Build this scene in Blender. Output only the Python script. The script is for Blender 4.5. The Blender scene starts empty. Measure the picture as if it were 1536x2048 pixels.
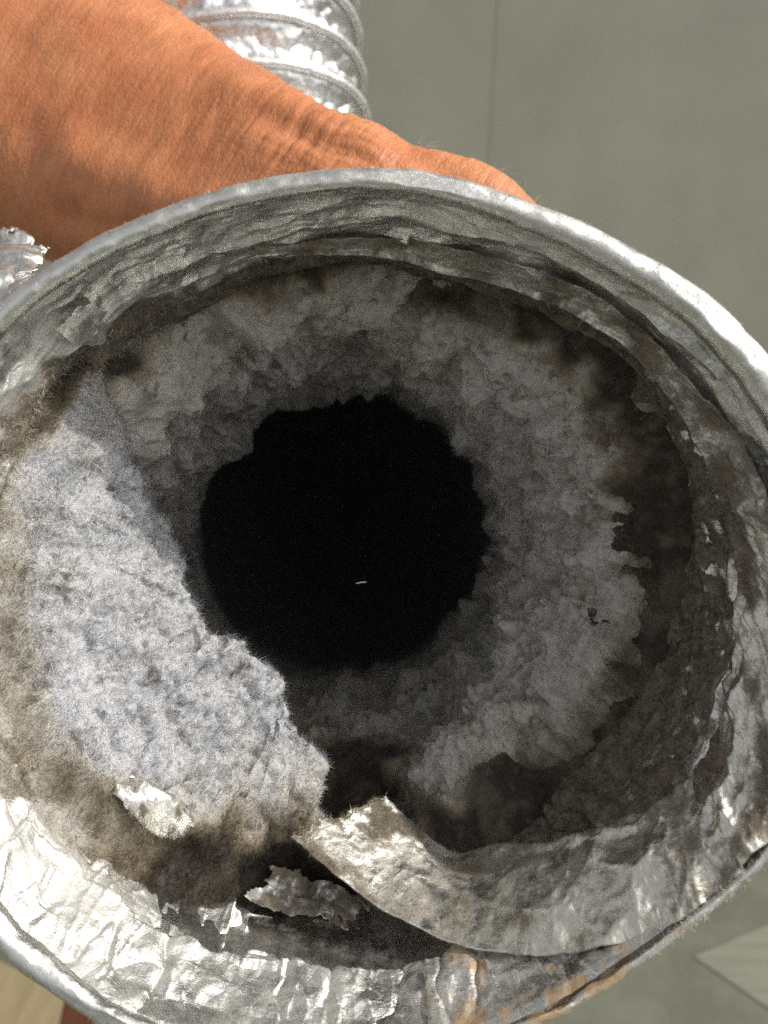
import bpy, math
import numpy as np
from mathutils import Vector, Matrix

# ------------------------------------------------------------------ camera, light, exposure
PITCH = math.radians(25.0)
CAM = np.array([0.0, 0.0, 0.95])
FPX = 1500.0                                    # focal length in photo pixels (1536 x 2048)
RIGHT = np.array([1.0, 0, 0])
UP = np.array([0, math.sin(PITCH), math.cos(PITCH)])
BACK = np.array([0, -math.cos(PITCH), math.sin(PITCH)])

sc = bpy.context.scene
cam_d = bpy.data.cameras.new('camera')
cam = bpy.data.objects.new('camera', cam_d)
sc.collection.objects.link(cam)
cam.matrix_world = Matrix(((RIGHT[0], UP[0], BACK[0], CAM[0]), (RIGHT[1], UP[1], BACK[1], CAM[1]),
                           (RIGHT[2], UP[2], BACK[2], CAM[2]), (0, 0, 0, 1)))
cam_d.sensor_fit = 'AUTO'; cam_d.sensor_width = 36.0
cam_d.lens = 36.0 * FPX / 2048.0
cam_d.clip_start = 0.01; cam_d.clip_end = 100.0
cam_d.dof.use_dof = True
cam_d.dof.focus_distance = 0.118
cam_d.dof.aperture_fstop = 24.0
sc.camera = cam

SUN_C = np.array([0.715, 0.555, 0.405]); SUN_C /= np.linalg.norm(SUN_C)       # towards the sun, camera axes
SUN_W = SUN_C[0] * RIGHT + SUN_C[1] * UP + SUN_C[2] * BACK
world = bpy.data.worlds.new('World'); sc.world = world; world.use_nodes = True
nt = world.node_tree; nt.nodes.clear()
wo = nt.nodes.new('ShaderNodeOutputWorld'); bg = nt.nodes.new('ShaderNodeBackground'); sky = nt.nodes.new('ShaderNodeTexSky')
sky.sky_type = 'NISHITA'; sky.sun_disc = False
sky.sun_elevation = math.asin(SUN_W[2]); sky.sun_rotation = math.atan2(SUN_W[0], SUN_W[1])
sky.dust_density = 3.0; sky.air_density = 0.8; sky.ozone_density = 0.6
bg.inputs['Strength'].default_value = 0.145
hsv = nt.nodes.new('ShaderNodeHueSaturation'); hsv.inputs['Saturation'].default_value = 0.12      # hazy, whitish sky
nt.links.new(sky.outputs[0], hsv.inputs['Color']); nt.links.new(hsv.outputs[0], bg.inputs[0]); nt.links.new(bg.outputs[0], wo.inputs[0])
sun_d = bpy.data.lights.new('sun', 'SUN'); sun_d.energy = 2.35; sun_d.angle = math.radians(1.2); sun_d.color = (1.0, 0.955, 0.88)
sun = bpy.data.objects.new('sun', sun_d); sc.collection.objects.link(sun)
sun.rotation_euler = Vector(SUN_W).to_track_quat('Z', 'Y').to_euler()
sc.view_settings.view_transform = 'Standard'; sc.view_settings.look = 'None'
sc.view_settings.exposure = 0.32; sc.view_settings.gamma = 1.0
sc.view_settings.use_curve_mapping = False
sc.render.engine = 'CYCLES'
sc.cycles.max_bounces = 10; sc.cycles.diffuse_bounces = 5; sc.cycles.glossy_bounces = 5
sc.cycles.sample_clamp_indirect = 4.0; sc.cycles.use_denoising = False

# ------------------------------------------------------------------ numeric helpers
rng = np.random.default_rng(11)

def W(p):
    """camera axes in millimetres -> world metres"""
    p = np.asarray(p, float) * 0.001
    return CAM + p[..., :1] * RIGHT + p[..., 1:2] * UP + p[..., 2:3] * BACK

def Q(u, v, d):
    """photo pixel at a depth of d mm -> camera axes mm"""
    return np.array([(u - 768.0) / FPX * d, (1024.0 - v) / FPX * d, -d])

def floor_pt(u, v, z=0.0):
    r = (u - 768.0) / FPX * RIGHT + (1024.0 - v) / FPX * UP - BACK
    return CAM + r * ((z - CAM[2]) / r[2])

def _hash(ix, iy, iz, seed):
    h = (ix.astype(np.uint32) * np.uint32(374761393) + iy.astype(np.uint32) * np.uint32(668265263)
         + iz.astype(np.uint32) * np.uint32(2147483647) + np.uint32((seed * 974634777 + 12345) & 0xffffffff))
    h = (h ^ (h >> np.uint32(13))) * np.uint32(1274126177)
    h = (h ^ (h >> np.uint32(16))) * np.uint32(2246822519)
    return h ^ (h >> np.uint32(15))

def pn(x, y, z=0.0, seed=0):
    """gradient noise, about -1..1"""
    x, y, z = np.broadcast_arrays(np.asarray(x, float), np.asarray(y, float), np.asarray(z, float))
    ix, iy, iz = np.floor(x).astype(np.int64), np.floor(y).astype(np.int64), np.floor(z).astype(np.int64)
    fx, fy, fz = x - ix, y - iy, z - iz
    ux, uy, uz = [f * f * f * (f * (f * 6 - 15) + 10) for f in (fx, fy, fz)]
    out = 0.0
    for dx in (0, 1):
        wx = ux if dx else 1 - ux
        for dy in (0, 1):
            wy = uy if dy else 1 - uy
            for dz in (0, 1):
                wz = uz if dz else 1 - uz
                h = _hash(ix + dx, iy + dy, iz + dz, seed)
                gx = (h & np.uint32(1023)).astype(float) / 511.5 - 1
                gy = ((h >> np.uint32(10)) & np.uint32(1023)).astype(float) / 511.5 - 1
                gz = ((h >> np.uint32(20)) & np.uint32(1023)).astype(float) / 511.5 - 1
                out = out + wx * wy * wz * (gx * (fx - dx) + gy * (fy - dy) + gz * (fz - dz))
    return out * 1.4

def fbm(x, y, z=0.0, seed=0, o=4, g=0.5, ridge=False):
    a, f, s = 1.0, 1.0, 0.0
    for k in range(o):
        n = pn(np.asarray(x) * f, np.asarray(y) * f, np.asarray(z) * f, seed + 17 * k)
        s = s + a * ((np.abs(n) * 2 - 0.5) if ridge else n)
        a *= g; f *= 2.03
    return s

def facets(x, y, seed=0, slope=1.0, k=0.9):
    """lower envelope of random tilted planes: a continuous, sharply creased sheet (crumpled foil)"""
    x, y = np.broadcast_arrays(np.asarray(x, float), np.asarray(y, float))
    ix, iy = np.floor(x).astype(np.int64), np.floor(y).astype(np.int64)
    best = np.full(x.shape, 1e9); zz = np.zeros_like(ix)
    for dx in (-1, 0, 1):
        for dy in (-1, 0, 1):
            h = _hash(ix + dx, iy + dy, zz, seed); h2 = _hash(ix + dx, iy + dy, zz + 1, seed + 5)
            cx = ix + dx + (h & np.uint32(1023)) / 1023.0; cy = iy + dy + ((h >> np.uint32(10)) & np.uint32(1023)) / 1023.0
            gx = ((h2 & np.uint32(1023)) / 511.5 - 1) * slope; gy = (((h2 >> np.uint32(10)) & np.uint32(1023)) / 511.5 - 1) * slope
            r0 = (h2 >> np.uint32(22)) / 1023.0 * 0.5
            ex, ey = x - cx, y - cy
            best = np.minimum(best, r0 + gx * ex + gy * ey + k * (ex * ex + ey * ey))
    return best

def sst(a, b, x):
    t = np.clip((np.asarray(x, float) - a) / (b - a), 0, 1)
    return t * t * (3 - 2 * t)

def itp(x, tab, per=None):
    ks = np.array(sorted(tab)); vs = np.array([tab[k] for k in ks], float)
    if per:
        return np.interp(x, ks, vs, period=per)
    return np.interp(x, ks, vs)

# ------------------------------------------------------------------ mesh helpers
COL = sc.collection

def link(o, parent=None):
    COL.objects.link(o)
    if parent: o.parent = parent
    return o

def empty(name, at_w, label, cat, group=None):
    o = bpy.data.objects.new(name, None); o.empty_display_size = 0.01
    o.location = at_w; link(o); tag(o, label, cat, group)
    return o

def tag(o, label=None, cat=None, group=None, kind=None):
    if label: o['label'] = label
    if cat: o['category'] = cat
    if group: o['group'] = group
    if kind: o['kind'] = kind
    return o

def mesh_obj(name, V, quads=None, tris=None, mat=None, parent=None, attrs=None, uv=None, smooth=True, origin=None):
    """V in world metres; one mesh object, local to its parent (an unrotated Empty) or to its own origin"""
    V = np.asarray(V, float)
    base = np.array(parent.matrix_basis.translation) if parent is not None else np.zeros(3)
    if parent is not None and parent.parent is not None:
        base = base + np.array(parent.parent.matrix_basis.translation)
    if origin is None:
        origin = V.mean(0) if parent is None else base
    me = bpy.data.meshes.new(name)
    nq = 0 if quads is None else len(quads); n3 = 0 if tris is None else len(tris)
    idx = []
    if nq: idx.append(np.asarray(quads).reshape(-1))
    if n3: idx.append(np.asarray(tris).reshape(-1))
    idx = np.concatenate(idx).astype(np.int32)
    me.vertices.add(len(V)); me.vertices.foreach_set('co', (V - origin).astype(np.float32).ravel())
    me.loops.add(len(idx)); me.loops.foreach_set('vertex_index', idx)
    me.polygons.add(nq + n3)
    tot = np.concatenate([np.full(nq, 4), np.full(n3, 3)]).astype(np.int32)
    st = np.concatenate([[0], np.cumsum(tot)[:-1]]).astype(np.int32)
    me.polygons.foreach_set('loop_start', st); me.polygons.foreach_set('loop_total', tot)
    me.polygons.foreach_set('use_smooth', np.full(nq + n3, smooth))
    if uv is not None:
        l = me.uv_layers.new(name='UVMap')
        l.data.foreach_set('uv', np.asarray(uv, np.float32)[idx].ravel())
    for k, a in (attrs or {}).items():
        a = np.asarray(a, np.float32)
        if a.ndim == 2:
            at = me.attributes.new(k, 'FLOAT_COLOR', 'POINT')
            if a.shape[1] == 3: a = np.concatenate([a, np.ones((len(a), 1), np.float32)], 1)
            at.data.foreach_set('color', a.ravel())
        else:
            at = me.attributes.new(k, 'FLOAT', 'POINT'); at.data.foreach_set('value', a)
    me.update(calc_edges=True); me.validate()
    o = bpy.data.objects.new(name, me)
    if parent is None:
        o.location = origin
    elif parent.type != 'EMPTY' or True:
        o.location = origin - base
    if mat: me.materials.append(mat)
    link(o, parent)
    return o

def grid_quads(n, m, wrap=False):
    """n rows (theta), m columns; rows wrap round if asked"""
    i = np.arange(n if wrap else n - 1)[:, None]; j = np.arange(m - 1)[None, :]
    a = i * m + j; b = ((i + 1) % n) * m + j
    return np.stack([a, b, b + 1, a + 1], -1).reshape(-1, 4)

def grid_normals(P, wrap=False):
    if wrap:
        du = np.roll(P, -1, 0) - np.roll(P, 1, 0)
    else:
        du = np.gradient(P, axis=0)
    dv = np.gradient(P, axis=1)
    n = np.cross(du, dv); L = np.linalg.norm(n, axis=-1, keepdims=True)
    return n / np.maximum(L, 1e-9)

def scatter(P, N, weight, n, wrap=False):
    """random points on a grid surface, in proportion to area times weight"""
    A = P; B = np.roll(P, -1, 0) if wrap else P[1:]
    A = A if wrap else A[:-1]
    area = np.linalg.norm(np.cross(B[:, :-1] - A[:, :-1], A[:, 1:] - A[:, :-1]), axis=-1)
    wt = (weight if wrap else weight[:-1])[:, :-1] * area
    c = np.cumsum(wt.ravel()); k = np.searchsorted(c, rng.random(n) * c[-1]); k = np.minimum(k, c.size - 1)
    i, j = np.unravel_index(k, wt.shape)
    i2 = (i + 1) % P.shape[0]
    a, b = rng.random(n)[:, None], rng.random(n)[:, None]
    p = (P[i, j] * (1 - a) + P[i2, j] * a) * (1 - b) + (P[i, j + 1] * (1 - a) + P[i2, j + 1] * a) * b
    return p, N[i, j], i, j

def fibres(name, root, direc, length, width, mat, parent, col, bend=0.5):
    """thin curved ribbons, each bent in the middle and drawn to a point; positions in camera mm"""
    n = len(root)
    d = direc / np.maximum(np.linalg.norm(direc, axis=1, keepdims=True), 1e-9)
    r = rng.normal(size=(n, 3)); side = np.cross(d, r); side /= np.maximum(np.linalg.norm(side, axis=1, keepdims=True), 1e-9)
    L = np.broadcast_to(length, (n,))[:, None]; w = np.broadcast_to(width, (n,))[:, None] * 0.5
    curl = rng.normal(size=(n, 3)) * bend
    d2 = d + curl; d2 /= np.linalg.norm(d2, axis=1, keepdims=True)
    mid = root + d * L * 0.5; tip = mid + d2 * L * 0.5
    V = np.stack([root - side * w, root + side * w, mid - side * w * 0.9, mid + side * w * 0.9, tip], 1).reshape(-1, 3)
    b = np.arange(n)[:, None] * 5
    q = b + np.array([[0, 1, 3, 2]]); t = b + np.array([[2, 3, 4]])
    c = np.repeat(col, 5, axis=0)
    o = mesh_obj(name, W(V), q, t, mat, parent, {'col': c})
    tag(o, kind='stuff')
    return o

# ------------------------------------------------------------------ materials
def new_mat(name):
    m = bpy.data.materials.new(name); m.use_nodes = True
    t = m.node_tree; b = t.nodes['Principled BSDF']
    return m, t, b

def nd(t, typ, **kw):
    n = t.nodes.new(typ)
    for k, v in kw.items():
        if k in n.inputs: n.inputs[k].default_value = v
        else: setattr(n, k, v)
    return n

def mixc(t, fac, a, b, mode='MIX'):
    n = t.nodes.new('ShaderNodeMix'); n.data_type = 'RGBA'; n.blend_type = mode
    for sock, v in ((n.inputs[0], fac), (n.inputs[6], a), (n.inputs[7], b)):
        if hasattr(v, 'is_linked'): t.links.new(v, sock)
        elif isinstance(v, tuple): sock.default_value = (*v, 1) if len(v) == 3 else v
        else: sock.default_value = v
    return n.outputs[2]

def mth(t, op, a, b=0.0, c=0.0, clamp=False):
    n = t.nodes.new('ShaderNodeMath'); n.operation = op; n.use_clamp = clamp
    for s, v in zip(n.inputs, (a, b, c)):
        if hasattr(v, 'is_linked'): t.links.new(v, s)
        else: s.default_value = v
    return n.outputs[0]

def attr(t, name, out='Fac'):
    n = t.nodes.new('ShaderNodeAttribute'); n.attribute_name = name
    return n.outputs[out]

def ramp(t, fac, a, b):
    n = t.nodes.new('ShaderNodeMapRange'); n.interpolation_type = 'SMOOTHSTEP'
    t.links.new(fac, n.inputs[0]); n.inputs[1].default_value = a; n.inputs[2].default_value = b
    return n.outputs[0]

def foil_material(name, rough=0.3, tint=(0.82, 0.81, 0.765), scratch=0.35, crease=0.6):
    m, t, b = new_mat(name)
    tc = nd(t, 'ShaderNodeTexCoord'); uv = nd(t, 'ShaderNodeUVMap')
    n_fine = nd(t, 'ShaderNodeTexNoise', Scale=2200.0, Detail=4.0, Roughness=0.65); t.links.new(tc.outputs['Object'], n_fine.inputs['Vector'])
    n_mid = nd(t, 'ShaderNodeTexNoise', Scale=420.0, Detail=5.0, Roughness=0.6); t.links.new(tc.outputs['Object'], n_mid.inputs['Vector'])
    mp = nd(t, 'ShaderNodeMapping'); mp.inputs['Scale'].default_value = (0.35, 9.0, 1.0); mp.inputs['Rotation'].default_value = (0, 0, 0.25)
    t.links.new(uv.outputs[0], mp.inputs[0])
    n_scr = nd(t, 'ShaderNodeTexNoise', Scale=1.0, Detail=3.0, Roughness=0.7); t.links.new(mp.outputs[0], n_scr.inputs['Vector'])
    d = attr(t, 'dirt'); r = attr(t, 'rust'); du = attr(t, 'dust')
    # where each deposit lies: the laid mask broken up by grain
    grain = mth(t, 'ADD', mth(t, 'MULTIPLY', n_mid.outputs[0], 0.9), mth(t, 'MULTIPLY', n_fine.outputs[0], 0.6))
    dm = ramp(t, mth(t, 'ADD', mth(t, 'MULTIPLY', d, 1.1), mth(t, 'SUBTRACT', grain, 0.75)), 0.35, 0.8)
    dm = mth(t, 'MULTIPLY', dm, 0.93)
    rm = mth(t, 'MULTIPLY', ramp(t, mth(t, 'ADD', r, mth(t, 'MULTIPLY', mth(t, 'SUBTRACT', grain, 0.75), 1.6)), 0.25, 1.0), 0.85)
    um = mth(t, 'MULTIPLY', ramp(t, mth(t, 'ADD', du, mth(t, 'MULTIPLY', mth(t, 'SUBTRACT', grain, 0.75), 0.9)), 0.0, 1.2), 0.9)
    base = mixc(t, n_mid.outputs[0], tuple(c * 0.86 for c in tint), tint)
    base = mixc(t, um, base, (0.46, 0.45, 0.40))
    base = mixc(t, rm, base, mixc(t, n_fine.outputs[0], (0.27, 0.12, 0.04), (0.56, 0.39, 0.17)))
    base = mixc(t, dm, base, mixc(t, ramp(t, grain, 0.45, 1.05), (0.018, 0.012, 0.008), (0.23, 0.18, 0.12)))
    t.links.new(base, b.inputs['Base Color'])
    cover = mth(t, 'MAXIMUM', mth(t, 'MULTIPLY', dm, 1.0), mth(t, 'MAXIMUM', mth(t, 'MULTIPLY', um, 0.9), mth(t, 'MULTIPLY', rm, 0.75)))
    t.links.new(mth(t, 'SUBTRACT', 1.0, cover, clamp=True), b.inputs['Metallic'])
    ro = mth(t, 'ADD', mth(t, 'MULTIPLY', cover, 0.9 - rough), mth(t, 'ADD', rough - 0.06, mth(t, 'MULTIPLY', n_mid.outputs[0], 0.14)))
    t.links.new(ro, b.inputs['Roughness'])
    # crisp little crease lines between flat facets
    wv = nd(t, 'ShaderNodeVectorMath', operation='MULTIPLY_ADD'); t.links.new(n_mid.outputs['Color'], wv.inputs[0]); wv.inputs[1].default_value = (0.0016,) * 3; t.links.new(tc.outputs['Object'], wv.inputs[2])
    vo = nd(t, 'ShaderNodeTexVoronoi', Scale=130.0); vo.feature = 'DISTANCE_TO_EDGE'; t.links.new(wv.outputs[0], vo.inputs['Vector'])
    vo2 = nd(t, 'ShaderNodeTexVoronoi', Scale=330.0); vo2.feature = 'DISTANCE_TO_EDGE'; t.links.new(wv.outputs[0], vo2.inputs['Vector'])
    cre = mth(t, 'ADD', mth(t, 'MINIMUM', mth(t, 'MULTIPLY', vo.outputs['Distance'], 2.2), 0.5), mth(t, 'MINIMUM', mth(t, 'MULTIPLY', vo2.outputs['Distance'], 0.9), 0.22))
    bc = nd(t, 'ShaderNodeBump', Strength=crease, Distance=0.00055); t.links.new(cre, bc.inputs['Height'])
    bp = nd(t, 'ShaderNodeBump', Strength=0.55, Distance=0.00012); t.links.new(bc.outputs[0], bp.inputs['Normal'])
    hgt = mth(t, 'ADD', mth(t, 'MULTIPLY', n_scr.outputs[0], scratch), mth(t, 'ADD', mth(t, 'MULTIPLY', n_fine.outputs[0], mth(t, 'ADD', mth(t, 'MULTIPLY', cover, 1.6), 0.12)), mth(t, 'MULTIPLY', n_mid.outputs[0], 0.25)))
    t.links.new(hgt, bp.inputs['Height']); t.links.new(bp.outputs[0], b.inputs['Normal'])
    return m

M_FOIL = foil_material('foil_dirty', 0.34, scratch=0.8, crease=0.55)
M_STRIP = foil_material('foil_strip', 0.36, (0.72, 0.70, 0.63), 0.7, 0.45)
M_RIM = foil_material('foil_rim', 0.26, scratch=0.5, crease=0.16)
M_HOSE = foil_material('foil_bright', 0.24, (0.9, 0.9, 0.9), 0.2)

def lint_material(name):
    m, t, b = new_mat(name)
    tc = nd(t, 'ShaderNodeTexCoord')
    n1 = nd(t, 'ShaderNodeTexNoise', Scale=900.0, Detail=6.0, Roughness=0.75); t.links.new(tc.outputs['Object'], n1.inputs['Vector'])
    n2 = nd(t, 'ShaderNodeTexNoise', Scale=3200.0, Detail=3.0, Roughness=0.8); t.links.new(tc.outputs['Object'], n2.inputs['Vector'])
    c = attr(t, 'col', 'Color')
    v = ramp(t, mth(t, 'ADD', mth(t, 'MULTIPLY', n1.outputs[0], 0.7), mth(t, 'MULTIPLY', n2.outputs[0], 0.3)), 0.28, 0.62)
    c2 = mixc(t, 1.0, c, mixc(t, v, (0.62, 0.60, 0.58), (1.0, 1.0, 1.0)), 'MULTIPLY')
    t.links.new(c2, b.inputs['Base Color'])
    b.inputs['Roughness'].default_value = 1.0; b.inputs['Specular IOR Level'].default_value = 0.05
    b.inputs['Sheen Weight'].default_value = 0.15; b.inputs['Sheen Roughness'].default_value = 0.6
    bp = nd(t, 'ShaderNodeBump', Strength=0.9, Distance=0.0006)
    t.links.new(mth(t, 'ADD', n1.outputs[0], mth(t, 'MULTIPLY', n2.outputs[0], 0.45)), bp.inputs['Height']); t.links.new(bp.outputs[0], b.inputs['Normal'])
    return m
M_LINT = lint_material('lint')

def fibre_material(name, trans=0.35):
    m, t, b = new_mat(name)
    c = attr(t, 'col', 'Color')
    t.links.new(c, b.inputs['Base Color']); b.inputs['Roughness'].default_value = 0.7; b.inputs['Specular IOR Level'].default_value = 0.2
    tr = nd(t, 'ShaderNodeBsdfTranslucent'); t.links.new(c, tr.inputs[0])
    mx = nd(t, 'ShaderNodeMixShader', Fac=trans); out = t.nodes['Material Output']
    t.links.new(b.outputs[0], mx.inputs[1]); t.links.new(tr.outputs[0], mx.inputs[2]); t.links.new(mx.outputs[0], out.inputs[0])
    return m
M_FIBRE = fibre_material('lint_fibre')

def skin_material():
    m, t, b = new_mat('skin')
    uv = nd(t, 'ShaderNodeAttribute'); uv.attribute_name = 'arm'
    tc = nd(t, 'ShaderNodeTexCoord')
    def tex(scale, det, sx, sy, rough=0.6):
        mp = nd(t, 'ShaderNodeMapping'); mp.inputs['Scale'].default_value = (sx, sy, 0.3 * sx)
        t.links.new(uv.outputs['Vector'], mp.inputs[0])
        n = nd(t, 'ShaderNodeTexNoise', Scale=scale, Detail=det, Roughness=rough); t.links.new(mp.outputs[0], n.inputs['Vector'])
        return n.outputs[0]
    lines = tex(1.0, 3.0, 1.0, 0.11)
    lines2 = tex(1.0, 2.0, 2.6, 0.35)
    blot = tex(1.0, 4.0, 0.05, 0.05)
    vor = nd(t, 'ShaderNodeTexVoronoi', Scale=1.0); vor.feature = 'DISTANCE_TO_EDGE'
    mp = nd(t, 'ShaderNodeMapping'); mp.inputs['Scale'].default_value = (1.1, 0.55, 0.8); t.links.new(uv.outputs['Vector'], mp.inputs[0]); t.links.new(mp.outputs[0], vor.inputs['Vector'])
    cells = ramp(t, vor.outputs['Distance'], 0.0, 0.22)
    base = mixc(t, ramp(t, blot, 0.3, 0.7), (0.49, 0.17, 0.07), (0.64, 0.262, 0.115))
    base = mixc(t, mth(t, 'MULTIPLY', ramp(t, lines, 0.52, 0.3), 0.22), base, (0.27, 0.085, 0.035))
    t.links.new(base, b.inputs['Base Color'])
    b.inputs['Subsurface Weight'].default_value = 0.25; b.inputs['Subsurface Radius'].default_value = (0.0022, 0.0009, 0.0004); b.inputs['Subsurface Scale'].default_value = 1.0
    b.inputs['Roughness'].default_value = 0.5; b.inputs['Specular IOR Level'].default_value = 0.4
    bp = nd(t, 'ShaderNodeBump', Strength=0.6, Distance=0.0008)
    h = mth(t, 'ADD', mth(t, 'MULTIPLY', lines, 0.52), mth(t, 'ADD', mth(t, 'MULTIPLY', lines2, 0.25), mth(t, 'MULTIPLY', cells, 0.14)))
    t.links.new(h, bp.inputs['Height']); t.links.new(bp.outputs[0], b.inputs['Normal'])
    return m
M_SKIN = skin_material()

def plain_noise_mat(name, c1, c2, scale, rough, bump=0.2, stretch=(1, 1, 1), dist=0.002):
    m, t, b = new_mat(name)
    tc = nd(t, 'ShaderNodeTexCoord'); mp = nd(t, 'ShaderNodeMapping'); mp.inputs['Scale'].default_value = stretch
    t.links.new(tc.outputs['Object'], mp.inputs[0])
    n = nd(t, 'ShaderNodeTexNoise', Scale=scale, Detail=7.0, Roughness=0.62); t.links.new(mp.outputs[0], n.inputs['Vector'])
    t.links.new(mixc(t, ramp(t, n.outputs[0], 0.3, 0.7), c1, c2), b.inputs['Base Color'])
    b.inputs['Roughness'].default_value = rough
    bp = nd(t, 'ShaderNodeBump', Strength=bump, Distance=dist); t.links.new(n.outputs[0], bp.inputs['Height']); t.links.new(bp.outputs[0], b.inputs['Normal'])
    return m
M_WALL = plain_noise_mat('wall_paint', (0.305, 0.305, 0.24), (0.35, 0.35, 0.275), 9.0, 0.6, 0.08)
M_FLOOR = plain_noise_mat('floor_concrete', (0.105, 0.108, 0.08), (0.15, 0.153, 0.115), 14.0, 0.7, 0.2)
M_SUN_PATCH = plain_noise_mat('sun_patch_tone', (0.17, 0.17, 0.13), (0.22, 0.22, 0.168), 12.0, 0.6, 0.15, (0.6, 8, 1))  # paler floor tone that paints the patch of sunlight
M_BEIGE = plain_noise_mat('beige_wood', (0.24, 0.19, 0.105), (0.30, 0.24, 0.14), 10.0, 0.55, 0.1, (8, 0.8, 1))
M_BROWN = plain_noise_mat('brown_wood', (0.07, 0.022, 0.012), (0.11, 0.038, 0.02), 16.0, 0.4, 0.1, (8, 1, 1))

# ------------------------------------------------------------------ the setting
def box_obj(name, lo, hi, mat, rz=0.0, bevel=0.004, parent=None, at=None):
    lo, hi = np.array(lo, float), np.array(hi, float)
    b = bevel
    # chamfered slab: three rings
    x0, y0, z0 = lo; x1, y1, z1 = hi
    def ring(i, z): return [[x0 + i, y0 + i, z], [x1 - i, y0 + i, z], [x1 - i, y1 - i, z], [x0 + i, y1 - i, z]]
    V = np.array(ring(b, z0) + ring(0, z0 + b) + ring(0, z1 - b) + ring(b, z1))
    q = [[3, 2, 1, 0], [12, 13, 14, 15]]
    for k in range(3):
        for i in range(4):
            j = (i + 1) % 4
            q.append([k * 4 + i, k * 4 + j, k * 4 + 4 + j, k * 4 + 4 + i])
    c, s = math.cos(rz), math.sin(rz)
    V[:, :2] = V[:, :2] @ np.array([[c, s], [-s, c]])
    at = np.array(at if at is not None else (0, 0, 0), float)
    return mesh_obj(name, V + at, np.array(q), None, mat, parent, smooth=False, origin=at if parent is None else None)

def sheet(name, V, mat):
    o = mesh_obj(name, np.array(V), np.array([[0, 1, 2, 3]]), None, mat, smooth=False)
    tag(o, kind='structure'); return o

sheet('floor', [[-3, -3, 0], [3, -3, 0], [3, 0.97, 0], [-3, 0.97, 0]], M_FLOOR)
WY = 0.95
wp = empty('wall', (0, WY, 0), 'plain olive grey painted wall with a vertical seam behind the duct', 'wall')
wp['kind'] = 'structure'
def panel(x0, x1, y, b=0.035):
    # upright sheet with a softly rounded long edge
    xs_ = [x0] + [x0 + b * f for f in (0.03, 0.15, 0.4, 1.0)] + [x1]
    ys_ = [y + 0.0004] + [y + 0.0003 * f for f in (0.65, 0.35, 0.1, 0.0)] + [y]
    V = np.array([[x, yy, z] for z in (0.0, 1.9) for x, yy in zip(xs_, ys_)])
    n = len(xs_)
    mesh_obj('panel', V, np.array([[i, i + 1, n + i + 1, n + i] for i in range(n - 1)]), None, M_WALL, wp)
panel(-2.2, 0.125, WY + 0.00035)
panel(0.118, 2.2, WY)

def board(name, px, mat, thick, label, cat):
    """flat board on the floor, its corners read from the photograph"""
    top = np.array([floor_pt(u, v, thick) for u, v in px]); bot = top.copy(); bot[:, 2] = 0.001
    c = top.mean(0); ins = c + (top - c) * 0.992; ins[:, 2] = thick; top[:, 2] = thick - 0.0015
    V = np.concatenate([bot, top, ins]); n = len(px)
    q = [[k * n + i, k * n + (i + 1) % n, (k + 1) * n + (i + 1) % n, (k + 1) * n + i] for k in range(2) for i in range(n)]
    q.append([2 * n + i for i in range(n)])
    if n != 4: raise ValueError
    o = mesh_obj(name, V, np.array(q), None, mat, smooth=False)
    return tag(o, label, cat)
board('sun_patch', [(1385, 1912), (1900, 1690), (2100, 1990), (1700, 2130)], M_SUN_PATCH, 0.0018, 'patch of sunlight on the floor below the rusty rim, made as a thin pale slab', 'board')  # pale slab stands in for a pool of sunlight on the floor
board('wooden_board', [(-500, 2350), (90, 2170), (132, 1990), (-420, 1700)], M_BEIGE, 0.02, 'beige wooden board on the floor beside the lower left rim', 'board')
board('wooden_strip', [(92, 2170), (150, 2170), (186, 2040), (134, 1985)], M_BROWN, 0.021, 'dark brown wooden strip along the end of the beige board', 'wooden strip')

# ------------------------------------------------------------------ duct geometry: centre line, radius
_pts = [(-3.0 - 0.061 * s, -14.9 + 0.12 * min(s, 50) + 0.045 * max(s - 50, 0), -95.0 - s) for s in range(0, 131, 10)]
_pts += [(-13, -2, -246), (-19, 10, -267), (-30, 32, -285), (-42, 58, -297), (-51, 92, -300), (-57, 130, -301), (-62, 177, -301), (-67, 230, -302), (-72, 300, -304)]
_pts = np.array(_pts); _seg = np.concatenate([[0], np.cumsum(np.linalg.norm(np.diff(_pts, axis=0), axis=1))])
_seg = _seg * 1.0
_sn = np.where(np.arange(len(_pts)) <= 13, np.minimum(np.arange(len(_pts)), 13) * 10.0, 130 + _seg - _seg[13])

def centre(s):
    ss = np.asarray(s, float)
    c = np.stack([np.interp(ss, _sn, _pts[:, k]) for k in range(3)], -1)
    # soften the corners of the polyline
    acc = c * 0.4
    for w, o in ((0.2, -8), (0.2, 8), (0.1, -15), (0.1, 15)):
        q = np.clip(ss + o, 0, _sn[-1]); acc = acc + w * np.stack([np.interp(q, _sn, _pts[:, k]) for k in range(3)], -1)
    m = sst(100, 125, ss)[..., None]
    return c * (1 - m) + acc * m

def frame(s):
    ss = np.asarray(s, float)
    T = centre(np.clip(ss + 6, 0, _sn[-1])) - centre(np.clip(ss - 6, 0, _sn[-1])); T /= np.linalg.norm(T, axis=-1, keepdims=True)
    m = sst(110, 150, ss)[..., None]
    T = T * m + np.array([0, 0, -1.0]) * (1 - m); T /= np.linalg.norm(T, axis=-1, keepdims=True)
    X = np.array([1.0, 0, 0]); e1 = X - (T @ X)[..., None] * T; e1 /= np.linalg.norm(e1, axis=-1, keepdims=True)
    return e1, np.cross(e1, T)

def PP(th, r, s):
    """theta (rad), radius, depth -> camera mm"""
    th, r, s = np.broadcast_arrays(th, r, s)
    c = centre(s); e1, e2 = frame(s)
    return c + (r * np.cos(th))[..., None] * e1 + (r * np.sin(th))[..., None] * e2

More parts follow.
